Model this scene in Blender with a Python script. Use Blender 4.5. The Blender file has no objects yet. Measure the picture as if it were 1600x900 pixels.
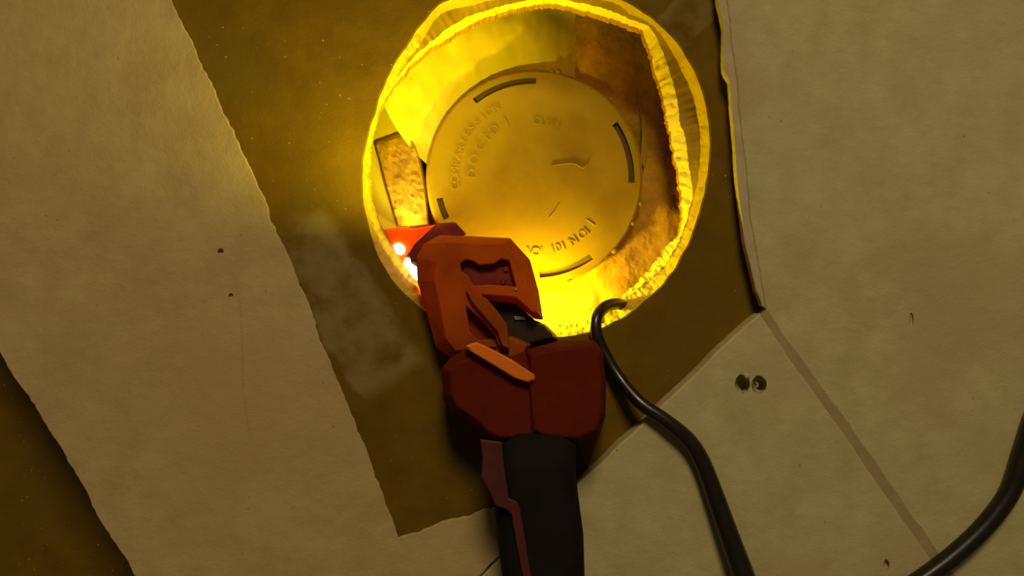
import bpy, bmesh, math, random
from mathutils import Vector, noise
random.seed(7)
C = bpy.context.scene.collection
sc = bpy.context.scene
S = 0.00036            # metres per picture unit on the floor plane
D = 0.48               # height of the camera above the floor plane
def P(px, py, z=0.0):
    k = S*(D-z)/D
    return Vector(((px-800)*k, (450-py)*k, z))

# ---------------- camera, world, lights, exposure ----------------
cam = bpy.data.objects.new('camera', bpy.data.cameras.new('camera')); C.objects.link(cam)
cam.data.sensor_width = 36; cam.data.lens = 36*D/(1600*S)
cam.data.clip_start = 0.01
cam.location = (0, 0, D); cam.rotation_euler = (0, 0, 0)
sc.camera = cam
w = bpy.data.worlds.new('world'); sc.world = w; w.use_nodes = True
w.node_tree.nodes['Background'].inputs[0].default_value = (1.0, 0.82, 0.5, 1)
w.node_tree.nodes['Background'].inputs[1].default_value = 0.05
def light(name, kind, loc, energy, color, target=None, **kw):
    l = bpy.data.lights.new(name, kind); l.energy = energy; l.color = color
    for k, v in kw.items(): setattr(l, k, v)
    o = bpy.data.objects.new(name, l); C.objects.link(o); o.location = loc
    if target is not None:
        o.rotation_euler = (Vector(target)-Vector(loc)).to_track_quat('-Z', 'Y').to_euler()
    return o
light('room_light', 'AREA', (0.10, 1.35, 1.55), 21, (1.0, 0.83, 0.50), (0, 0, 0), shape='DISK', size=0.55)
YEL = (1.0, 0.86, 0.005)
light('tool_lamp_beam', 'SPOT', P(640, 372, -0.046), 0.32, (1.0, 0.9, 0.12), P(650, 180, -0.046), spot_size=math.radians(110), spot_blend=1.0, shadow_soft_size=0.004)
light('tool_lamp_under', 'POINT', P(836, 482, -0.037), 0.62, YEL, shadow_soft_size=0.004)
light('orange_tint_fill', 'POINT', P(664, 455, -0.018), 0.02, (1.0, 0.13, 0.0), shadow_soft_size=0.003)  # added red light that tints the hole wall beside the lens
light('floor_glow_fill', 'SPOT', P(690, 350, 0.052), 1.35, YEL, P(530, -60, 0.0), spot_size=math.radians(140), spot_blend=1.0, shadow_soft_size=0.004)  # added spot without a fixture, makes the yellow glow on the floor
sc.view_settings.view_transform = 'Standard'; sc.view_settings.look = 'None'
sc.view_settings.gamma = 1; sc.view_settings.use_curve_mapping = False
sc.view_settings.exposure = 0.0

# ---------------- materials ----------------
def mat(name, c1, c2=None, rough=0.8, scale=60, bump=0.3, fine=900, spots=None, stain=None, translucent=0, emit=None, smear=None, spec=0.3, dist=0.0006):
    m = bpy.data.materials.new(name); m.use_nodes = True
    nt = m.node_tree; N = nt.nodes; L = nt.links; b = N['Principled BSDF']
    b.inputs['Roughness'].default_value = rough
    b.inputs['Specular IOR Level'].default_value = spec
    tc = N.new('ShaderNodeTexCoord')
    n1 = N.new('ShaderNodeTexNoise'); n1.inputs['Scale'].default_value = scale; n1.inputs['Detail'].default_value = 8; n1.inputs['Roughness'].default_value = 0.6
    L.new(tc.outputs['Object'], n1.inputs['Vector'])
    r = N.new('ShaderNodeValToRGB'); r.color_ramp.elements[0].position = 0.35; r.color_ramp.elements[1].position = 0.68
    r.color_ramp.elements[0].color = (*(c2 or c1), 1); r.color_ramp.elements[1].color = (*c1, 1)
    L.new(n1.outputs['Fac'], r.inputs['Fac']); col = r.outputs['Color']
    def over(col, fac, c):
        mx = N.new('ShaderNodeMix'); mx.data_type = 'RGBA'
        L.new(fac, mx.inputs['Factor']); L.new(col, mx.inputs['A']); mx.inputs['B'].default_value = (*c, 1)
        return mx.outputs['Result']
    def ramp(src, a, b2):
        mr = N.new('ShaderNodeMapRange'); mr.interpolation_type = 'SMOOTHSTEP'
        mr.inputs['From Min'].default_value = a; mr.inputs['From Max'].default_value = b2
        L.new(src, mr.inputs['Value']); return mr.outputs['Result']
    if stain:   # broad blotches: colour, scale, from, to
        n = N.new('ShaderNodeTexNoise'); n.inputs['Scale'].default_value = stain[1]; n.inputs['Detail'].default_value = 5
        L.new(tc.outputs['Object'], n.inputs['Vector'])
        col = over(col, ramp(n.outputs['Fac'], stain[2], stain[3]), stain[0])
    if spots:   # small specks: colour, scale, threshold
        v = N.new('ShaderNodeTexNoise'); v.inputs['Scale'].default_value = spots[1]; v.inputs['Detail'].default_value = 2
        L.new(tc.outputs['Object'], v.inputs['Vector'])
        col = over(col, ramp(v.outputs['Fac'], spots[2], spots[2]+0.06), spots[0])
    if smear:   # plaster smears trowelled on the surface: list of (centre, rotation, half length, half width, colour, strength)
        for (cx, cy), rot, hl, hw, c, st in smear:
            mp = N.new('ShaderNodeMapping'); mp.vector_type = 'TEXTURE'
            mp.inputs['Location'].default_value = (cx, cy, 0); mp.inputs['Rotation'].default_value = (0, 0, rot)
            nn = N.new('ShaderNodeTexNoise'); nn.inputs['Scale'].default_value = 45; nn.inputs['Detail'].default_value = 6
            L.new(tc.outputs['Object'], nn.inputs['Vector'])
            ad = N.new('ShaderNodeVectorMath'); ad.operation = 'MULTIPLY_ADD'
            L.new(nn.outputs['Color'], ad.inputs[0]); ad.inputs[1].default_value = (0.022,)*3
            L.new(tc.outputs['Object'], ad.inputs[2])
            sb = N.new('ShaderNodeVectorMath'); sb.operation = 'SUBTRACT'; L.new(ad.outputs[0], sb.inputs[0]); sb.inputs[1].default_value = (0.011, 0.011, 0.011)
            L.new(sb.outputs[0], mp.inputs['Vector'])
            sx = N.new('ShaderNodeSeparateXYZ'); L.new(mp.outputs[0], sx.inputs[0])
            def absdiv(s, d):
                a = N.new('ShaderNodeMath'); a.operation = 'ABSOLUTE'; L.new(s, a.inputs[0])
                e = N.new('ShaderNodeMath'); e.operation = 'DIVIDE'; L.new(a.outputs[0], e.inputs[0]); e.inputs[1].default_value = d
                return e.outputs[0]
            mxx = N.new('ShaderNodeMath'); mxx.operation = 'MAXIMUM'
            L.new(absdiv(sx.outputs['X'], hl), mxx.inputs[0]); L.new(absdiv(sx.outputs['Y'], hw), mxx.inputs[1])
            f = ramp(mxx.outputs[0], 1.0, 0.78)
            mr = N.new('ShaderNodeMath'); mr.operation = 'MULTIPLY'; L.new(f, mr.inputs[0]); 
            rr = ramp(nn.outputs['Fac'], 0.3, 0.62)
            m2 = N.new('ShaderNodeMath'); m2.operation = 'MULTIPLY'; L.new(rr, m2.inputs[0]); m2.inputs[1].default_value = st
            L.new(m2.outputs[0], mr.inputs[1])
            col = over(col, mr.outputs[0], c)
    L.new(col, b.inputs['Base Color'])
    if bump:
        n2 = N.new('ShaderNodeTexNoise'); n2.inputs['Scale'].default_value = fine; n2.inputs['Detail'].default_value = 4
        L.new(tc.outputs['Object'], n2.inputs['Vector'])
        n3 = N.new('ShaderNodeTexNoise'); n3.inputs['Scale'].default_value = fine/6; n3.inputs['Detail'].default_value = 6
        L.new(tc.outputs['Object'], n3.inputs['Vector'])
        ad = N.new('ShaderNodeMath'); ad.operation = 'MULTIPLY_ADD'; ad.inputs[1].default_value = 0.35
        L.new(n2.outputs['Fac'], ad.inputs[0]); L.new(n3.outputs['Fac'], ad.inputs[2])
        bp = N.new('ShaderNodeBump'); bp.inputs['Strength'].default_value = bump; bp.inputs['Distance'].default_value = dist
        L.new(ad.outputs[0], bp.inputs['Height']); L.new(bp.outputs[0], b.inputs['Normal'])
    if translucent:
        t = N.new('ShaderNodeBsdfTranslucent'); L.new(col, t.inputs['Color'])
        mx = N.new('ShaderNodeMixShader'); mx.inputs[0].default_value = translucent
        L.new(b.outputs[0], mx.inputs[1]); L.new(t.outputs[0], mx.inputs[2])
        L.new(mx.outputs[0], N['Material Output'].inputs['Surface'])
    if emit:
        b.inputs['Emission Color'].default_value = (*emit[0], 1); b.inputs['Emission Strength'].default_value = emit[1]
    return m

M = {}
M['floor'] = mat('floor_brown', (0.155, 0.086, 0.006), (0.115, 0.062, 0.004), 1.0, 45, 0.7, 700,
    spots=((0.34, 0.26, 0.14), 420, 0.72), spec=0.08, stain=((0.125, 0.078, 0.009), 14, 0.5, 0.7),
    smear=[((P(538, 472).x, P(538, 472).y), math.atan2(-250, 165), 0.058, 0.022, (0.24, 0.165, 0.06), 0.8),
           ((P(1085, 20).x, P(1085, 20).y), math.atan2(60, 60), 0.030, 0.012, (0.26, 0.2, 0.09), 0.5)])
M['board'] = mat('plaster_board', (0.46, 0.335, 0.150), (0.385, 0.265, 0.110), 0.85, 45, 0.8, 900,
    spots=((0.26, 0.19, 0.08), 260, 0.74), stain=((0.40, 0.27, 0.11), 7, 0.48, 0.72), spec=0.1)
M['board_green'] = mat('plaster_board_greenish', (0.47, 0.40, 0.21), (0.395, 0.33, 0.155), 0.85, 50, 0.8, 900,
    spots=((0.25, 0.2, 0.09), 260, 0.75), stain=((0.40, 0.30, 0.15), 8, 0.48, 0.7), spec=0.1)
M['paper'] = mat('torn_paper', (0.46, 0.37, 0.21), (0.38, 0.29, 0.15), 0.9, 80, 0.5, 500)
M['filler'] = mat('joint_dust', (0.34, 0.26, 0.12), (0.27, 0.2, 0.09), 0.95, 80, 0.5, 500)
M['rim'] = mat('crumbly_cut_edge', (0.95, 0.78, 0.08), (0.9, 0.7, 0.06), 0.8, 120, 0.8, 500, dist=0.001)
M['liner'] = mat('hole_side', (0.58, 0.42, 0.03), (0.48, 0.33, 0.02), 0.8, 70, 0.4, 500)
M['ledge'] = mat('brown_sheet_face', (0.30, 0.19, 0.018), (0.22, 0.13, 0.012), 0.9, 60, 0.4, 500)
M['soil'] = mat('brown_soil', (0.50, 0.26, 0.014), (0.32, 0.155, 0.006), 0.95, 60, 1.0, 260, dist=0.003, spots=((0.4, 0.25, 0.08), 300, 0.75))
M['plaster'] = mat('yellowed_plaster', (0.60, 0.46, 0.05), (0.52, 0.39, 0.04), 0.85, 40, 0.4, 250, dist=0.001)
M['box'] = mat('yellowed_plastic', (0.30, 0.19, 0.008), (0.25, 0.155, 0.006), 0.75, 22, 0.35, 120, dist=0.0012, stain=((0.22, 0.125, 0.005), 18, 0.45, 0.65), spec=0.08)
M['dark'] = mat('slot_shade', (0.10, 0.06, 0.008), None, 0.9, bump=0)  # dark colour stands for the shade inside the cover openings
M['block'] = mat('brown_block', (0.34, 0.19, 0.018), (0.20, 0.10, 0.008), 0.85, 70, 0.6, 220, dist=0.001)
M['orange'] = mat('orange_plastic', (0.50, 0.105, 0.001), (0.30, 0.055, 0.001), 0.6, 28, 0.1, 500, translucent=0.35, spec=0.12)
M['orange_lit'] = mat('lit_orange_plastic', (0.95, 0.26, 0.01), (0.9, 0.2, 0.01), 0.5, 60, 0.1, 500, translucent=0.3)  # lighter orange, lamp light on the diagonal bar put into its colour
M['orange_lens'] = mat('clear_orange_plastic', (1.0, 0.26, 0.01), (0.9, 0.16, 0.005), 0.3, 90, 0.5, 300, translucent=0.6)
M['red'] = mat('dark_red_plastic', (0.12, 0.011, 0.001), (0.09, 0.008, 0.001), 0.8, 50, 0.25, 900, spots=((0.3, 0.06, 0.03), 700, 0.76), spec=0.1)
M['deep_red'] = mat('deep_red_plastic', (0.22, 0.012, 0.002), (0.12, 0.006, 0.001), 0.6, 120, 0.2, 500)
M['rubber'] = mat('black_rubber', (0.011, 0.008, 0.006), (0.007, 0.005, 0.004), 0.85, 40, 0.3, 900, spec=0.12)
M['mauve'] = mat('worn_red_trim', (0.09, 0.016, 0.012), (0.06, 0.009, 0.007), 0.6, 60, 0.2, 700)
M['black'] = mat('black_plastic', (0.035, 0.018, 0.010), (0.02, 0.01, 0.006), 0.4, 40, 0.1, 600)
M['cable'] = mat('black_cable_sheath', (0.016, 0.011, 0.005), (0.009, 0.006, 0.003), 0.30, 120, 0.15, 500, spec=0.5)
M['led'] = mat('lit_led', (1, 1, 1), None, 0.5, bump=0, emit=((1.0, 0.95, 0.8), 9))
M['metal'] = mat('dull_steel', (0.34, 0.27, 0.17), (0.2, 0.15, 0.09), 0.45, 300, 0.2, 900)

# ---------------- helpers ----------------
def link(name, me, m, parent=None, origin=None, smooth=False):
    """links a mesh given in world coordinates as one object; its origin is moved to origin"""
    o = bpy.data.objects.new(name, me); C.objects.link(o)
    if m: me.materials.clear(); me.materials.append(m)
    if parent is not None:
        o.parent = parent
        me.transform(__import__('mathutils').Matrix.Translation(-parent.location))
    elif origin is not None:
        me.transform(__import__('mathutils').Matrix.Translation(-Vector(origin))); o.location = origin
    if smooth:
        for p in me.polygons: p.use_smooth = True
    me.update()
    return o
def tag(o, label=None, cat=None, group=None, kind=None):
    if label: o['label'] = label
    if cat: o['category'] = cat
    if group: o['group'] = group
    if kind: o['kind'] = kind
    return o
def thing(name, label, cat, loc, group=None):
    o = bpy.data.objects.new(name, None); C.objects.link(o); o.location = loc; o.empty_display_size = 0.01
    return tag(o, label, cat, group)
def mesh(verts, faces, fix=True):
    me = bpy.data.meshes.new('mesh'); me.from_pydata([tuple(v) for v in verts], [], faces); me.update()
    if fix:
        bm = bmesh.new(); bm.from_mesh(me); bmesh.ops.recalc_face_normals(bm, faces=bm.faces); bm.to_mesh(me); bm.free()
    return me
def loft(rings, cap0=True, cap1=True, closed=True, fix=True):
    n = len(rings[0]); V = [v for r in rings for v in r]; F = []
    for i in range(len(rings)-1):
        for j in range(n if closed else n-1):
            a, b = i*n+j, i*n+(j+1) % n
            F.append((a, b, b+n, a+n))
    if cap0: F.append(tuple(range(n))[::-1])
    if cap1: F.append(tuple(range((len(rings)-1)*n, len(rings)*n)))
    return mesh(V, F, fix)
def prism(layers):      # layers: (list of px points, z)
    return loft([[P(x, y, z) for x, y in pts] for pts, z in layers])
def scaled(pts, f, c=None):
    if c is None: c = (sum(p[0] for p in pts)/len(pts), sum(p[1] for p in pts)/len(pts))
    return [(c[0]+(x-c[0])*f, c[1]+(y-c[1])*f) for x, y in pts]
def bevel(o, wd=0.0008, seg=2, ang=25):
    md = o.modifiers.new('bevel', 'BEVEL'); md.width = wd; md.segments = seg; md.limit_method = 'ANGLE'; md.angle_limit = math.radians(ang)
    return o
def carve(o, cutters):
    """cuts pits for good: the cutter meshes are not kept in the scene"""
    tmp = []
    for me in cutters:
        c = bpy.data.objects.new('cutter', me); C.objects.link(c); tmp.append(c)
        md = o.modifiers.new('cut', 'BOOLEAN'); md.object = c; md.operation = 'DIFFERENCE'; md.solver = 'EXACT'
    bpy.context.view_layer.update()
    dg = bpy.context.evaluated_depsgraph_get()
    new = bpy.data.meshes.new_from_object(o.evaluated_get(dg))
    o.modifiers.clear(); o.data = new
    for c in tmp: bpy.data.objects.remove(c)
    return o
def dense(poly, step=4, amp=0.0, seed=0.0, freq=0.02, closed=True):
    out = []; n = len(poly)
    for i in range(n if closed else n-1):
        a = Vector(poly[i]); b = Vector(poly[(i+1) % n]); k = max(1, int((b-a).length/step))
        nr = Vector((-(b-a).y, (b-a).x)).normalized()
        for j in range(k):
            t = j/k; p = a.lerp(b, t)
            e = min(1, 4*t*k/ max(k, 1)+0.15, 4*(1-t)+0.15)
            d = (noise.noise(Vector((p.x*freq, p.y*freq, seed)))*1.6 + noise.noise(Vector((p.x*freq*5, p.y*freq*5, seed+9)))*0.7)*amp*e
            out.append((p.x+nr.x*d, p.y+nr.y*d))
    return out
def board(name, poly, z0, z1, m, amp=2.5, seed=0, bev=0.0010, freq=0.02, under=0.0):
    pts = dense(poly, 4, amp, seed, freq)
    W = [P(x, y, z1) for x, y in pts]; n = len(W)
    cen = sum((v.x*W[(i+1) % n].y-W[(i+1) % n].x*v.y) for i, v in enumerate(W))
    sg = 1 if cen > 0 else -1
    ins = []
    for i in range(n):
        d = (W[(i+3) % n]-W[i-3]); nr = Vector((-d.y, d.x, 0)).normalized()*sg
        h = 1+0.5*noise.noise(Vector((pts[i][0]*.05, pts[i][1]*.05, 3)))
        ins.append((W[i]+nr*bev*h, W[i]+nr*bev*0.35*h))
    sb_ = under/bev if bev else 0
    rings = [[Vector((v.x+(a.x-v.x)*sb_, v.y+(a.y-v.y)*sb_, z0)) for v, (a, b) in zip(W, ins)], [Vector((v.x, v.y, z1-bev)) for v in W],
             [Vector((b.x, b.y, z1-bev*0.35)) for a, b in ins], [a for a, b in ins]]
    return loft(rings, under == 0)
def catmull(pts, n=14):
    out = []
    for i in range(len(pts)-1):
        p0 = pts[max(i-1, 0)]; p1 = pts[i]; p2 = pts[i+1]; p3 = pts[min(i+2, len(pts)-1)]
        for j in range(n):
            t = j/n
            out.append([0.5*((2*b)+(-a+c)*t+(2*a-5*b+4*c-d)*t*t+(-a+3*b-3*c+d)*t**3) for a, b, c, d in zip(p0, p1, p2, p3)])
    out.append(list(pts[-1])); return out
def tube(pts, seg=20):      # pts: (px, py, z, radius)
    cp = [(*P(x, y, z), r) for x, y, z, r in pts]
    cp = catmull(cp); rings = []; prev = None
    for i, c in enumerate(cp):
        p = Vector(c[:3]); d = (Vector(cp[min(i+1, len(cp)-1)][:3])-Vector(cp[max(i-1, 0)][:3])).normalized()
        if prev is None: prev = d.orthogonal()
        u = (prev-d*prev.dot(d)).normalized(); prev = u; v = d.cross(u)
        rings.append([p+(u*math.cos(2*math.pi*k/seg)+v*math.sin(2*math.pi*k/seg))*c[3] for k in range(seg)])
    return loft(rings)

# ---------------- the floor with its ragged round hole ----------------
CX, CY = 838, 257
def polar(pts):
    a = sorted((math.atan2(CY-y, x-CX) % (2*math.pi), math.hypot(x-CX, y-CY)) for x, y in pts)
    return a
def rad(tab, th):
    th %= 2*math.pi; n = len(tab)
    for i in range(n):
        a0, r0 = tab[i]; a1, r1 = tab[(i+1) % n]
        if i == n-1:
            a1 += 2*math.pi
            if th < a0: th += 2*math.pi
        if a0 <= th <= a1:
            t = (th-a0)/(a1-a0+1e-9); return r0+(r1-r0)*t
    return tab[0][1]
A = polar([(690,3),(640,65),(605,122),(585,180),(572,225),(566,270),(569,320),(578,362),(592,403),(612,437),(640,466),(668,490),(720,512),(780,524),(830,527),(875,526),(920,519),(955,506),(985,488),(1020,460),(1050,425),(1075,380),(1095,322),(1107,262),(1109,210),(1101,155),(1085,110),(1060,70),(1030,37),(1000,14),(965,-4),(920,-16),(880,-22),(838,-24),(790,-21),(740,-12)])
B = polar([(690,20),(655,72),(615,130),(594,170),(584,205),(578,250),(580,295),(588,335),(601,368),(619,398),(650,438),(690,480),(740,500),(790,508),(850,509),(880,507),(910,503),(930,492),(958,481),(985,462),(1005,447),(1038,418),(1062,380),(1080,325),(1092,270),(1094,215),(1084,155),(1066,112),(1040,65),(1018,38),(985,22),(960,4),(920,-2),(880,-8),(838,-9),(790,-3),(740,8)])
Cc = polar([(700,45),(662,76),(612,135),(592,172),(583,205),(577.5,252),(579.5,297),(586,330),(600,360),(618,388),(650,437),(690,478),(740,498),(790,505),(850,508),(880,505),(908,500),(928,490),(957,478),(984,460),(1004,445),(1035,417),(1059,380),(1077,328),(1083,308),(1076,262),(1062,190),(1048,120),(1032,72),(1014,40),(985,30),(945,14),(900,4),(860,-4),(807,4),(772,13),(727,28)])
Dd = polar([(706,56),(668,80),(606,148),(590,178),(581,207),(576.5,253),(578.5,299),(584,328),(599,357),(616,384),(649,438),(690,472),(740,494),(790,500),(850,503),(875,499),(900,497),(925,486),(950,475),(970,466),(985,452),(1000,438),(1020,415),(1045,380),(1062,365),(1066,335),(1062,290),(1052,240),(1040,180),(1022,110),(1012,70),(1003,48),(985,40),(945,27),(900,14),(860,6),(807,13),(772,23),(727,42)])
N = 900
def rnd(th, s, fr, amp):
    return amp*noise.noise(Vector((math.cos(th)*fr, math.sin(th)*fr, s)))
def ring_pts(tab, z, fine=0.0, seed=0, zamp=0.0):
    out = []
    for i in range(N):
        th = 2*math.pi*i/N
        r = rad(tab, th)
        rag = 1.0
        if -1.15 < ((th+math.pi) % (2*math.pi))-math.pi < -0.45: rag = 1.7      # crumbly stretch, lower right
        r += (rnd(th, seed, 14, 1.0)+rnd(th, seed+5, 45, 0.9)+rnd(th, seed+8, 110, 0.5))*fine*rag
        zz = z + rnd(th, seed+3, 30, zamp)*rag
        out.append(P(CX+r*math.cos(th), CY-r*math.sin(th), zz))
    return out
A_ring = ring_pts(A, 0, 1.6, 1)
# smooth the piecewise outline a little
A_ring = [(A_ring[i-4]+A_ring[i-2]+A_ring[i]*2+A_ring[(i+2) % N]+A_ring[(i+4) % N])/6 for i in range(N)]
rings = [[v.copy() for v in A_ring]]
for v in rings[0]: v.z = -0.0012
r1 = []
c0 = P(CX, CY, 0)
for v in A_ring:
    d = (v-c0).normalized(); r1.append(v+d*0.0008)
rings.append(r1)
dv = (P(260, 900)-P(50, 552)).normalized(); nv = Vector((dv.y, -dv.x, 0))      # line where the floor drops under the left board
edge_p = P(50, 552)-nv*0.012; DROP = Vector((0, 0, -0.070))
for f in (0.01, 0.03, 0.08, 0.25, 0.9):
    rr = []
    for i, v in enumerate(A_ring):
        d = (v-c0).normalized(); q = v+d*f; q.z = 0; over = (q-edge_p).dot(nv)
        if over > 0: q = q-d*(over/d.dot(nv))
        q.z = 0; rr.append(q)
    rings.append(rr)
floor = link('floor', loft(rings[::-1], False, False), M['floor'])
tag(floor, kind='structure')
# sunken strip past the far edge of the left board
link('sunken_strip', mesh([edge_p+dv*1.6, edge_p-dv*1.6, edge_p-dv*1.6+DROP, edge_p+dv*1.6+DROP, edge_p-dv*1.6+DROP+nv*0.9, edge_p+dv*1.6+DROP+nv*0.9], [(0, 1, 2, 3), (3, 2, 4, 5)]), M['floor'], floor)

# side wall of the hole (upper sheet)
def blend(r0, r1_, t, amp=0.0, seed=0):
    out = []
    for i in range(N):
        p = r0[i].lerp(r1_[i], t)
        th = 2*math.pi*i/N
        k = rnd(th, seed, 40, 1)+rnd(th, seed+2, 100, 0.5)
        if amp: p = p+noise.noise_vector(p*260+Vector((seed, 0, 0)))*amp*1.6+noise.noise_vector(p*700+Vector((seed, 3, 0)))*amp*0.8
        out.append(p)
    return out
B_ring = ring_pts(B, -0.022, 1.2, 2, 0.0015)
C_ring = ring_pts(Cc, -0.027, 1.6, 3, 0.0012)
D_ring = ring_pts(Dd, -0.034, 2.4, 4, 0.002)
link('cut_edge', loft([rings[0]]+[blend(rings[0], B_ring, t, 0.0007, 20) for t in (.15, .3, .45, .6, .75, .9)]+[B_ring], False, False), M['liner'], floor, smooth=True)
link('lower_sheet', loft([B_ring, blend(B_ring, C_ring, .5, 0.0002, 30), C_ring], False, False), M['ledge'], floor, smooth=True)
E_ring = [Vector((v.x, v.y, -0.046)) + (Vector((v.x, v.y, 0))-c0).normalized()*0.001 for v in D_ring]
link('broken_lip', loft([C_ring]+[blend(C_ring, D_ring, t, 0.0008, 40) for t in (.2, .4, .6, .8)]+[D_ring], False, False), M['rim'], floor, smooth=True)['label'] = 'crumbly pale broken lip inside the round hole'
# lens shaped ledge, underside and cavity
out1 = [c0+Vector((math.cos(2*math.pi*i/N), math.sin(2*math.pi*i/N), 0))*0.150 for i in range(N)]
U = [Vector((v.x, v.y, -0.046)) for v in out1]
link('sheet_underside', loft([D_ring, E_ring, U], False, False), M['soil'], floor)
wall = []
for z, r in ((-0.046, .150), (-0.08, .152), (-0.125, .148)):
    wall.append([Vector((c0.x+r*math.cos(2*math.pi*i/N), c0.y+r*math.sin(2*math.pi*i/N), z)) for i in range(N)])
link('cavity_side', loft(wall, False, False), M['soil'], floor)
bc_ = P(835, 278, -0.055); G = 90; V = []; F = []
for i in range(G+1):
    for j in range(G+1):
        x = c0.x+(-1+2*i/G)*0.155; y = c0.y+(-1+2*j/G)*0.155
        h = noise.noise(Vector((x*30, y*30, 1)))*0.010+noise.noise(Vector((x*90, y*90, 4)))*0.005+noise.noise(Vector((x*220, y*220, 4)))*0.002
        th_ = math.atan2(y-bc_[1], x-bc_[0]); ra = max(0, min(1, (math.radians(92)-abs(th_-math.radians(5)))/math.radians(30)))
        V.append((x, y, -0.112+0.048*ra+h*(1-0.6*ra)))
for i in range(G):
    for j in range(G):
        a = i*(G+1)+j; F.append((a, a+1, a+G+2, a+G+1))
link('cavity_bottom', mesh(V, F), M['soil'], floor, smooth=True)

# plaster bedding around the round box, with the torn ridge at its left end
BZ = -0.055
bc = P(835, 278, BZ); kz = S*(D-BZ)/D
BR = 168*kz
def collar(t0, t1, fn_start, zf, nrad=26, nang=150):
    V = []; F = []
    for j in range(nrad+1):
        s = j/nrad
        a0 = fn_start(s)
        for i in range(nang+1):
            t = a0+(t1-a0)*i/nang
            r = BR*0.99+s*0.085
            x = bc.x+r*math.cos(t); y = bc.y+r*math.sin(t)
            V.append((x, y, zf(s, t, x, y)))
    for j in range(nrad):
        for i in range(nang):
            a = j*(nang+1)+i; F.append((a, a+1, a+nang+2, a+nang+1))
    return mesh(V, F)
R = math.radians
def zA(s, t, x, y):
    right = max(0, min(1, (R(95)-t)/R(40)))            # falls away to the right
    up = max(0, min(1, (t-R(80))/R(40)))
    z = -0.062+0.026*min(1, s*1.6)*up-right*0.03*min(1, s*2)
    z += noise.noise(Vector((x*60, y*60, 2)))*0.0022*min(1, s*4)+noise.noise(Vector((x*200, y*200, 7)))*0.0007
    return z
link('plaster_bed', collar(R(173), R(66), lambda s: R(173-21.5*min(1, s*2.0)), zA), M['plaster'], floor, smooth=True)['label'] = 'pale plaster bedding around the round cover'
def zB(s, t, x, y):
    right = max(0, min(1, (t-R(-80))/R(38)))
    z = -0.062-0.004*s-right*0.035*min(1, s*2)
    z += noise.noise(Vector((x*60, y*60, 12)))*0.0025*min(1, s*4)+noise.noise(Vector((x*200, y*200, 7)))*0.0007
    return z
link('plaster_bed', collar(R(-140), R(-42), lambda s: R(-140), zB), M['plaster'], floor, smooth=True)
# torn skin of plaster standing at the left ridge
rp = [(604,152),(613,170),(624,188),(636,208),(650,232),(660,248),(669,258)]
ridge = loft([[P(x-1, y+2, -0.09) for x, y in rp], [P(x, y, -0.062+0.001*math.sin(i*2)) for i, (x, y) in enumerate(rp)], [P(x+6, y-2, -0.0625) for x, y in rp]], False, False, closed=False)
o = link('plaster_ridge', ridge, M['plaster'], floor, smooth=True)
md = o.modifiers.new('s', 'SOLIDIFY'); md.thickness = 0.0012
# flat shelf left of the block
link('plaster_shelf', prism([([(560,160),(600,150),(625,190),(640,300),(640,400),(560,420)], -0.105), ([(560,160),(600,150),(625,190),(640,300),(640,400),(560,420)], -0.061)]), M['plaster'], floor)
# cracks in the bedding: small raised flakes
for pts in ([(690,88),(696,104),(702,118),(700,104),(708,84)], [(655,95),(662,88),(668,92),(660,100)], [(684,82),(698,78),(700,90),(690,96)]):
    o = link('plaster_flake', prism([(pts, -0.066), (pts, -0.0605)]), M['plaster'], floor)

# ---------------- round junction box ----------------
box = thing('junction_box', 'round yellowed junction box cover with four curved slots, inside the hole', 'junction box', (bc.x, bc.y, -0.105))
def circ(r, z, n=128): return [Vector((bc.x+r*math.cos(2*math.pi*i/n), bc.y+r*math.sin(2*math.pi*i/n), z)) for i in range(n)]
link('body', loft([circ(BR*0.97, -0.105), circ(BR*0.97, BZ-0.004), circ(BR*1.012, BZ-0.004), circ(BR*1.012, BZ-0.0022), circ(BR*0.99, BZ-0.0018)], True, True), M['box'], box)
# lid as a polar grid with the slots left open
nr_, na = 42, 360
rr = [BR*k for k in [0.0001]+[i/30*0.86 for i in range(1, 31)]+[0.872, 0.905, 0.93, 0.945, 0.955, 0.965, 0.98, 0.992, 1.0]]
slots = [(89, 128), (-3, 34), (192, 205), (-87, -54)]
def inslot(ri, ai):
    r = rr[ri]/BR
    a = ai
    for s0, s1 in slots:
        if s0 <= (a-s0) % 360+s0 < s1 and 0.871 <= r < 0.929 : return True
    return False
def lz(r, a):
    k = r/BR
    z = BZ+0.0010*math.sin(k*2.2)
    x, y = r*math.cos(a), r*math.sin(a)
    z += 0.0011*noise.noise(Vector((x*28, y*28, 5)))*min(1, (1-k)*8+.1)
    if k > 0.985: z -= 0.0012*(k-0.985)/0.015
    return z
V = []; F = []
for r in rr:
    for a in range(na):
        t = R(a); jr = r
        if r > BR*0.985: jr = r+0.0004*noise.noise(Vector((math.cos(t)*25, math.sin(t)*25, 0)))
        V.append((bc.x+jr*math.cos(t), bc.y+jr*math.sin(t), lz(r, t)))
nf = []
for i in range(len(rr)-1):
    for a in range(na):
        b2 = (a+1) % na
        if inslot(i, a): continue
        F.append((i*na+a, i*na+b2, (i+1)*na+b2, (i+1)*na+a))
me = bpy.data.meshes.new('lid'); me.from_pydata(V, [], F); me.update()
bm = bmesh.new(); bm.from_mesh(me); bmesh.ops.recalc_face_normals(bm, faces=bm.faces)
ed = [e for e in bm.edges if len(e.link_faces) == 1]
ex = bmesh.ops.extrude_edge_only(bm, edges=ed)
for v in [g for g in ex['geom'] if isinstance(g, bmesh.types.BMVert)]: v.co.z -= 0.0016
bmesh.ops.recalc_face_normals(bm, faces=bm.faces)
bm.to_mesh(me); bm.free()
lid = link('cover', me, M['box'], box, smooth=False)
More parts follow.
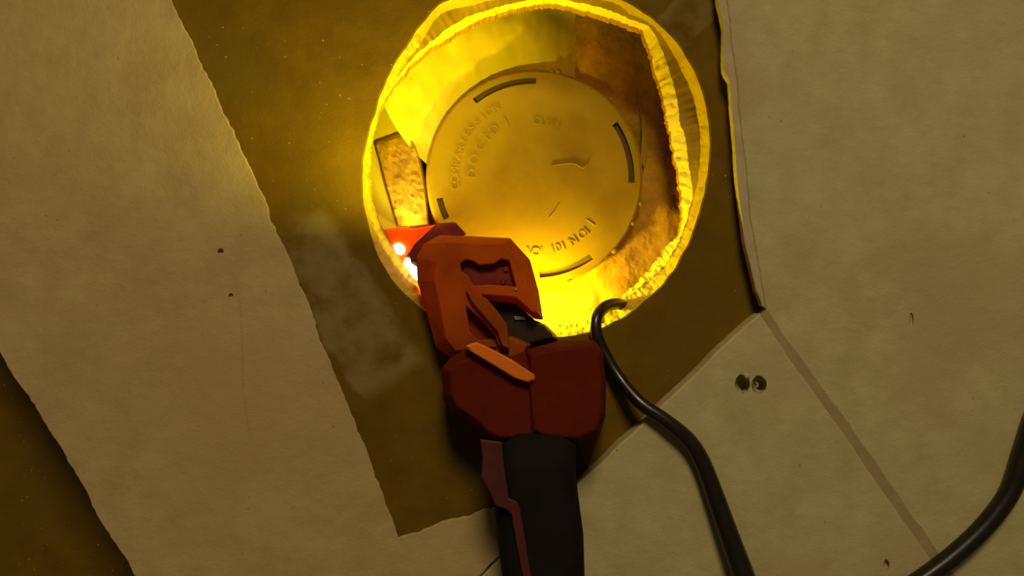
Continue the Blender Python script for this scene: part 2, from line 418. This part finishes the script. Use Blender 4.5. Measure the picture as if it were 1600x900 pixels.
for s0, s1 in slots:
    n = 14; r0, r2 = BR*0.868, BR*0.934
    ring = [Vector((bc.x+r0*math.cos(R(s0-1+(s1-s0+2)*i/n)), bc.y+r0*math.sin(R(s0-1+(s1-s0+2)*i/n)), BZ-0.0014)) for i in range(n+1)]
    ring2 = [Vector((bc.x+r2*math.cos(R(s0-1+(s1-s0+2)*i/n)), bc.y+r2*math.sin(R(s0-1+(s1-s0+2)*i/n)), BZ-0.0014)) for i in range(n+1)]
    link('slot', loft([ring, ring2], False, False, closed=False), M['dark'], lid if False else box)['label'] = 'dark strip as the shade in a curved slot near the edge of the cover'  # dark strip under each opening paints the shade inside the box
# worn raised lettering running round the cover
def glyphs(text, r_px, a_start, a_step, size_px, inward=False):
    out = []
    for i, ch in enumerate(text):
        if ch == ' ': continue
        a = R(a_start+a_step*i)
        cu = bpy.data.curves.new('t', 'FONT'); cu.body = ch; cu.size = size_px*kz*1.2; cu.align_x = 'CENTER'; cu.align_y = 'CENTER'; cu.extrude = 0.00030; cu.resolution_u = 3
        cu.bevel_depth = 0.00012; cu.bevel_resolution = 1
        ob = bpy.data.objects.new('t', cu); C.objects.link(ob)
        bpy.context.view_layer.update()
        m_ = bpy.data.meshes.new_from_object(ob.evaluated_get(bpy.context.evaluated_depsgraph_get()))
        bpy.data.objects.remove(ob)
        rz = a-math.pi/2 if not inward else a+math.pi/2
        r = r_px*kz
        from mathutils import Matrix
        m_.transform(Matrix.Translation((bc.x+r*math.cos(a), bc.y+r*math.sin(a), lz(r, a)+0.0001)) @ Matrix.Rotation(rz, 4, 'Z'))
        out.append(m_)
    return out
gl = glyphs('COMPARTESSION', 124, 186, -5.6, 15) + glyphs('D O C MD I', 97, 176, -6.6, 18) + glyphs('CUMI', 88, 88, -8, 14) + glyphs('VOI 101 N OI', 116, -93, 4.3, 15, True)
for g in gl: link('letter', g, M['box'], box)
def streak(pts, r, z=BZ+0.001):
    return tube([(x, y, z, r*(0.5+0.5*math.sin(math.pi*(i+.6)/(len(pts)+.2)))) for i, (x, y) in enumerate(pts)], 8)
for pts, r in (([(862,259),(880,256),(898,256),(911,262),(921,251)], 0.0005), ([(858,340),(866,331),(874,318)], .0005), ([(894,325),(899,335),(903,343)], .0004), ([(915,342),(924,348),(929,352)], .0007)):
    link('raised_mark', streak(pts, r), M['box'], box, smooth=True)
def lump(px, py, z, r, sq=0.6, seed=0):
    bm = bmesh.new(); bmesh.ops.create_icosphere(bm, subdivisions=2, radius=r)
    for v in bm.verts:
        v.co *= 1+0.35*noise.noise(v.co/r*1.3+Vector((seed, 0, 0))); v.co.z *= sq
        v.co += P(px, py, z)
    me = bpy.data.meshes.new('l'); bm.to_mesh(me); bm.free(); return me
for i, (x, y, r) in enumerate([(784,124,.0018),(777,127,.0013),(872,113,.0022),(862,111,.0018),(956,155,.0013),(1000,318,.0016),(989,349,.0013),(703,183,.0022),(684,270,.0017),(887,441,.0012),(960,392,.0020),(925,409,.0012),(959,185,.0009)]):
    link('plaster_nub', lump(x, y, BZ-0.0002, r, 0.4, i), M['box'], box, smooth=True)
# tab standing at the right of the cover
link('side_tab', prism([([(1000,165),(1009,190),(1011,235),(1006,262),(1001,250),(1003,210)], -0.070), ([(1000,165),(1009,190),(1011,235),(1006,262),(1001,250),(1003,210)], -0.0585)]), M['box'], box)

# brown block beside the box
def slab_block(c, zt, zb, n=26, amp=0.0008):
    top = []
    for i in range(n+1):
        for j in range(n+1):
            u, v = i/n, j/n
            x = (c[0][0]*(1-u)+c[1][0]*u)*(1-v)+(c[3][0]*(1-u)+c[2][0]*u)*v+math.sin(v*math.pi)*(9*u-1)
            y = (c[0][1]*(1-u)+c[1][1]*u)*(1-v)+(c[3][1]*(1-u)+c[2][1]*u)*v
            p = P(x, y, zt); e = min(u, 1-u, v, 1-v)
            p.z += (noise.noise(p*160)+0.6*noise.noise(p*420)+0.4*noise.noise(p*900))*amp-(0.0015 if e == 0 else 0)
            top.append(p)
    F = [(a, a+1, a+n+2, a+n+1) for i in range(n) for a in range(i*(n+1), i*(n+1)+n)]
    loop = [i*(n+1) for i in range(n+1)]+[n*(n+1)+j for j in range(1, n+1)]+[i*(n+1)+n for i in range(n-1, -1, -1)]+[j for j in range(n-1, 0, -1)]
    V = top+[Vector((top[k].x, top[k].y, zb)) for k in loop]; b0 = len(top); m_ = len(loop)
    F += [(loop[k], loop[(k+1) % m_], b0+(k+1) % m_, b0+k) for k in range(m_)]
    F.append(tuple(range(b0, b0+m_)))
    return mesh(V, F)
blk = link('rough_block', slab_block([(585,222),(640,203),(668,350),(621,354)], -0.0555, -0.080), M['block'], origin=P(630, 290, -0.080))
tag(blk, 'rough brown block wedged left of the round cover inside the hole', 'block')

# ---------------- plasterboards ----------------
T = 0.013
lb = [(-420,-300),(200,-300),(268,0),(345,165),(395,270),(455,410),(520,580),(572,700),(622,840),(700,812),(770,793),(840,772),(898,758),(746,904),(600,1040),(420,1300),(350,1140),(210,900),(155,812),(95,700),(0,552),(-420,-140)]
b1 = link('plasterboard', board('b', lb, 0.0, T, M['board'], 3.2, 1, 0.0006, under=0.006), M['board'], origin=P(300, 450))
tag(b1, 'wide beige plasterboard with ragged edges crossing the left of the floor', 'plasterboard')
rb = [(1118,-300),(1135,0),(1149,112),(1158,205),(1168,300),(1182,400),(1197,486),(1240,548),(1318,655),(1390,760),(1462,862),(1530,960),(1700,1200),(2100,1200),(2100,-300)]
b2 = link('plasterboard', board('b', rb, 0.0, T, M['board_green'], 1.4, 2, 0.0010, under=0.005), M['board_green'], origin=P(1400, 300))
tag(b2, 'large olive-beige plasterboard filling the right side, torn paper on its left edge', 'plasterboard')
pe = [(1112,-200),(1121,0),(1131,45),(1131,108),(1141,128),(1146,200),(1152,285),(1163,375),(1181,455),(1190,478),(1200,486),(1186,400),(1172,300),(1162,205),(1153,112),(1139,0),(1130,-200)]
link('paper_edge', board('b', pe, 0.006, T-0.0008, M['paper'], 1.2, 5, 0.0004), M['paper'], b2)['label'] = 'torn pale paper strip along the board edge'
qb = [(1188,490),(1160,513),(1025,642),(903,756),(750,903),(560,1100),(900,1500),(1700,1330),(1692,1209),(1521,968),(1453,871),(1381,769),(1309,664),(1231,556)]
b3 = link('plasterboard', board('b', qb, 0.0, T+0.0001, M['board_green'], 1.2, 3, 0.0010), M['board_green'], origin=P(1150, 800))
tag(b3, 'beige plasterboard at the lower right with a pointed corner and a screw', 'plasterboard')
jf = [(1197,484),(1243,545),(1321,652),(1393,757),(1465,859),(1533,957),(1519,969),(1451,872),(1379,770),(1307,665),(1229,557),(1189,492)]
link('joint_filler', board('b', jf, 0.004, T-0.0003, M['filler'], 0.3, 8, 0.0002), M['filler'], b2)
def pit(px, py, rx, ry, depth, z, seed=0):
    n = 20; rings = []
    for f, zz in ((1.15, z+0.002), (1.0, z+0.0001), (0.8, z-depth*0.6), (0.35, z-depth)):
        rings.append([P(px+rx*f*math.cos(2*math.pi*i/n)*(1+.2*noise.noise(Vector((i*.9, seed, 0)))), py+ry*f*math.sin(2*math.pi*i/n)*(1+.2*noise.noise(Vector((i*.9, seed, 2)))), zz) for i in range(n)])
    return loft(rings)
def local(me, o):
    return me
carve(b3, [pit(1160, 600, 12, 15, 0.0115, T+0.0001, 1), pit(1186, 601, 12, 14, 0.0115, T+0.0001, 2), pit(1385, 882, 5, 8, 0.003, T+0.0001, 3)])
carve(b1, [pit(345, 393, 5, 5, 0.003, T, 4), pit(361, 462, 4, 4, 0.002, T, 5), tube([(372,455,T+.0001,.0004),(378,520,T+.0001,.0005),(379,590,T+.0001,.0005),(384,645,T+.0001,.0004),(396,700,T+.0002,.0003)], 6)])
carve(b2, [pit(1424, 500, 3.5, 12, 0.0015, T, 6)])
# screw sunk between the two pits
sp = P(1173, 599, T-0.006)
scr = thing('screw', 'small dull screw sunk in a crater near the pointed board corner', 'screw', sp)
def cyl(c, r0, r1, z0, z1, n=20, tilt=(0, 0)):
    return loft([[Vector((c.x+tilt[0]*(z-z0)+r*math.cos(2*math.pi*i/n), c.y+tilt[1]*(z-z0)+r*math.sin(2*math.pi*i/n), z)) for i in range(n)] for r, z in ((r0, z0), (r1, z1))])
link('shank', cyl(sp, 0.0012, 0.0012, T-0.006, T-0.001), M['metal'], scr)
o = link('head', cyl(sp+Vector((0.0003, 0, 0)), 0.0008, 0.0017, T-0.002, T+0.0004, tilt=(0.3, 0)), M['metal'], scr)
carve(o, [loft([[Vector((sp.x+0.0003+x, sp.y+y, z)) for x, y in ((-.0005, -.0012), (.0005, -.0012), (.0005, .0012), (-.0005, .0012))] for z in (T-0.0008, T+0.002)]),
          loft([[Vector((sp.x+0.0003+x, sp.y+y, z)) for x, y in ((-.0012, -.0003), (.0012, -.0003), (.0012, .0003), (-.0012, .0003))] for z in (T-0.0008, T+0.002)])])
link('lifted_paper', lump(1167, 588, T+0.0004, 0.0016, 0.6, 3), M['paper'], scr, smooth=True)

# ---------------- cables ----------------
c1 = [(1012,500,-0.052,.0034),(1000,488,-0.038,.0034),(982,479,-0.024,.0034),(962,475,-0.012,.0034),(944,481,-0.004,.0034),(932,498,0.002,.0034),(932,522,0.0042,.0034),(944,551,0.0050,.0034),(967,590,0.0085,.0034),(1000,629,0.0160,.0036),(1040,657,0.0188,.0039),(1076,688,0.0190,.0043),(1098,724,0.0192,.0046),(1118,777,0.0200,.0050),(1141,842,0.0215,.0055),(1165,908,0.023,.0060),(1192,985,0.025,.0062)]
o = link('power_cable', tube(c1), M['cable'], origin=P(944, 551, 0), smooth=True)
tag(o, 'thin black cable looping out of the hole and over the pointed board', 'cable')
c2 = [(1660,560,T+.0055,.0053),(1622,640,T+.0055,.0053),(1602,700,T+.0055,.0053),(1580,765,T+.0055,.0053),(1545,815,T+.0055,.0053),(1503,857,T+.0055,.0053),(1455,895,T+.0055,.0053),(1390,938,T+.0055,.0053),(1300,990,T+.0055,.0053)]
o = link('power_cable', tube(c2), M['cable'], origin=P(1545, 815, T), smooth=True)
tag(o, 'thick black cable curving across the lower right corner', 'cable')

# ---------------- the orange lamp tool ----------------
tl = P(820, 600, 0.001)
tool = thing('work_light', 'faceted orange and dark red tool with black grip, its lamp lighting the hole', 'tool', tl)
H = [(652,440),(651,402),(662,381),(688,367),(797,372),(828,406),(842,455),(849,500),(836,499),(806,474),(762,469),(794,512),(794,548),(742,554),(705,562),(681,542),(666,487)]
Hin = [(678,438),(682,410),(688,396),(700,378),(790,381),(812,410),(826,452),(838,486),(832,488),(806,464),(752,460),(784,512),(784,540),(742,546),(712,548),(696,528),(688,480)]
o = link('head_shell', prism([(scaled(H, 0.97), -0.018), (H, -0.006), (H, 0.016), (Hin, 0.030)]), M['orange'], tool)
rc = [(718,412),(728,405),(740,408),(748,414),(772,412),(784,404),(797,407),(801,425),(808,449),(768,446),(740,447),(731,432),(720,424)]
cut = prism([(scaled(rc, .94), 0.024), (rc, 0.034)]); cut.transform(__import__('mathutils').Matrix.Translation(-tl))
cut2 = prism([(q, z) for z in (0.021, 0.036) for q in [[(728,478),(755,503),(774,526),(780,544),(752,536),(734,518)]]]); cut2.transform(__import__('mathutils').Matrix.Translation(-tl))
co2 = bpy.data.objects.new('c', cut2); C.objects.link(co2); co2.location = tl
md = o.modifiers.new('cut2', 'BOOLEAN'); md.object = co2; md.solver = 'EXACT'
co = bpy.data.objects.new('c', cut); C.objects.link(co); co.location = tl
md = o.modifiers.new('cut', 'BOOLEAN'); md.object = co; md.solver = 'EXACT'
bpy.context.view_layer.update()
nm = bpy.data.meshes.new_from_object(o.evaluated_get(bpy.context.evaluated_depsgraph_get()))
o.modifiers.clear(); o.data = nm; bpy.data.objects.remove(co); bpy.data.objects.remove(co2)
bevel(link('notch_plate', prism([([(729,480),(755,504),(773,526),(779,543),(752,535),(735,518)], 0.0205), ([(729,480),(755,504),(773,526),(779,543),(752,535),(735,518)], 0.0216)]), M['deep_red'], tool), 0.0002)
bevel(o, 0.0007)
bevel(link('recess_plate', prism([(scaled(rc, .97), 0.0235), (scaled(rc, .92), 0.0246)]), M['deep_red'], tool), 0.0003)['label'] = 'deep red recessed window in the head'
for x, y, r in ((791, 420, .0022), (786, 440, .0018), (724, 414, .0016)):
    link('rivet', cyl(P(x, y, 0.0246), r, r*0.7, 0.0240, 0.0258), M['deep_red'], tool)
bevel(link('head_collar', prism([([(640,396),(647,384),(682,349),(711,347),(729,366),(700,380),(668,405),(655,420),(642,412)], -0.012), ([(640,394),(647,382),(682,349),(711,347),(729,366),(700,380),(668,400),(652,408),(642,408)], 0.009)]), M['deep_red'], tool), 0.0006)['label'] = 'dark orange rear collar of the head'
gl_ = [(600,358),(623,355),(650,356),(684,350),(690,400),(690,470),(668,480),(655,446),(638,420),(616,388)]
bevel(link('lamp_lens', prism([(scaled(gl_, .96), -0.034), (gl_, -0.028), (scaled(gl_, .96), -0.026)]), M['orange_lens'], tool), 0.0006)['label'] = 'clear orange plastic lens beside the lamp'
def ell(cx, cy, a, b, rot, z0, z1, n=20):
    pt = [(cx+a*math.cos(2*math.pi*i/n)*math.cos(rot)-b*math.sin(2*math.pi*i/n)*math.sin(rot), cy+a*math.cos(2*math.pi*i/n)*math.sin(rot)+b*math.sin(2*math.pi*i/n)*math.cos(rot)) for i in range(n)]
    return prism([(pt, z0), (pt, (z0+z1)/2), (scaled(pt, .7), z1)])
link('led', ell(624, 389, 10, 8, 0.8, -0.027, -0.0245), M['led'], tool)['label'] = 'glowing white lamp window'
link('led', ell(644, 421, 20, 8, 1.05, -0.027, -0.0245), M['led'], tool)['label'] = 'glowing white lamp window'
link('lens_bead', lump(640, 399, -0.025, 0.0018, 0.8, 2), M['deep_red'], tool, smooth=True)
nz = [(752,462),(764,468),(806,474),(836,500),(852,506),(868,522),(872,531),(840,538),(815,548),(788,546),(780,520)]
bevel(link('nozzle', prism([(nz, -0.010), (nz, 0.012), (scaled(nz, .86), 0.018)]), M['black'], tool), 0.001)['label'] = 'black nozzle inside the orange frame'
bevel(link('nozzle_pin', prism([([(803,493),(820,494),(822,500),(804,500)], 0.015), ([(803,494),(820,495),(822,500),(804,500)], 0.0195)]), M['metal'], tool), 0.0004)['label'] = 'small grey metal pin'
link('glint_lump', lump(806, 453, 0.0300, 0.0009, 1.0, 1), M['metal'], tool, smooth=True)['label'] = 'tiny pale lump added as a highlight on the orange frame'  # small lump added to stand for a highlight on the head
# dark red housing
b_ = [(690,575),(703,560),(727,545),(760,548),(800,556),(822,548),(835,560),(840,640),(842,692),(780,695),(757,686),(735,666),(705,645),(692,622)]
bin_ = [(703,580),(714,568),(732,560),(760,563),(798,570),(818,566),(828,575),(832,640),(832,682),(782,684),(764,676),(744,656),(716,636),(705,616)]
bevel(link('housing', prism([(scaled(b_, .9), 0.004), (b_, 0.016), (b_, 0.036), (bin_, 0.047)]), M['red'], tool), 0.0012)
s_ = [(822,546),(868,534),(928,531),(942,548),(947,600),(946,650),(936,682),(905,694),(850,692),(826,680),(820,600)]
bevel(link('side_cap', prism([(scaled(s_, .9), 0.006), (s_, 0.018), (s_, 0.040), (scaled(s_, 0.88), 0.050)]), M['red'], tool), 0.0015)
rb_ = [(728,454),(760,466),(776,484),(793,508),(796,546),(786,542),(777,518),(757,495),(736,470)]
bevel(link('head_rib', prism([(rb_, 0.024), (rb_, 0.033), (scaled(rb_, .95), 0.034)]), M['orange'], tool), 0.0004)
cp = [(700,548),(742,530),(800,525),(830,538),(822,556),(800,572),(740,568),(705,562)]
bevel(link('neck', prism([(cp, 0.0), (cp, 0.020), (scaled(cp, .9), 0.026)]), M['orange'], tool), 0.0008)
st_ = [(727,540),(744,534),(768,545),(800,562),(836,586),(836,594),(826,598),(806,592),(770,570),(735,549)]
bevel(link('orange_bar', prism([(st_, 0.040), (st_, 0.0515), (scaled(st_, .93), 0.0525)]), M['orange_lit'], tool), 0.0005)['label'] = 'bright orange diagonal bar on the housing'
# black rubber grip: rounded sections along its length
secs = [(672,800,890,.014),(690,782,900,.018),(730,777,899,.0195),(770,772,903,.0205),(830,776,911,.0205),(900,785,913,.0205),(980,797,915,.020),(1060,806,912,.019),(1080,815,903,.015)]
rg = []
for y, x0, x1, hh in secs:
    ring = []
    for i in range(28):
        a = 2*math.pi*i/28; c, s = math.cos(a), math.sin(a)
        ux = math.copysign(abs(c)**0.7, c); uz = math.copysign(abs(s)**0.7, s)
        z = 0.0365+hh*uz
        q = P((x0+x1)/2+(x1-x0)/2*ux, y, 0.0365); q.z = z; ring.append(q)
    rg.append(ring)
link('grip', loft(rg), M['rubber'], tool, smooth=True)['label'] = 'black rubber grip'
fr = [(750,686),(784,690),(788,730),(795,778),(808,784),(813,796),(822,850),(832,912),(819,912),(806,845),(799,803),(790,795),(774,790),(766,770),(752,745),(754,715)]
bevel(link('trim_frame', prism([(fr, 0.040), (fr, 0.0570), (scaled(fr, .99), 0.0580)]), M['mauve'], tool), 0.0006)['label'] = 'narrow worn red trim running down the grip'
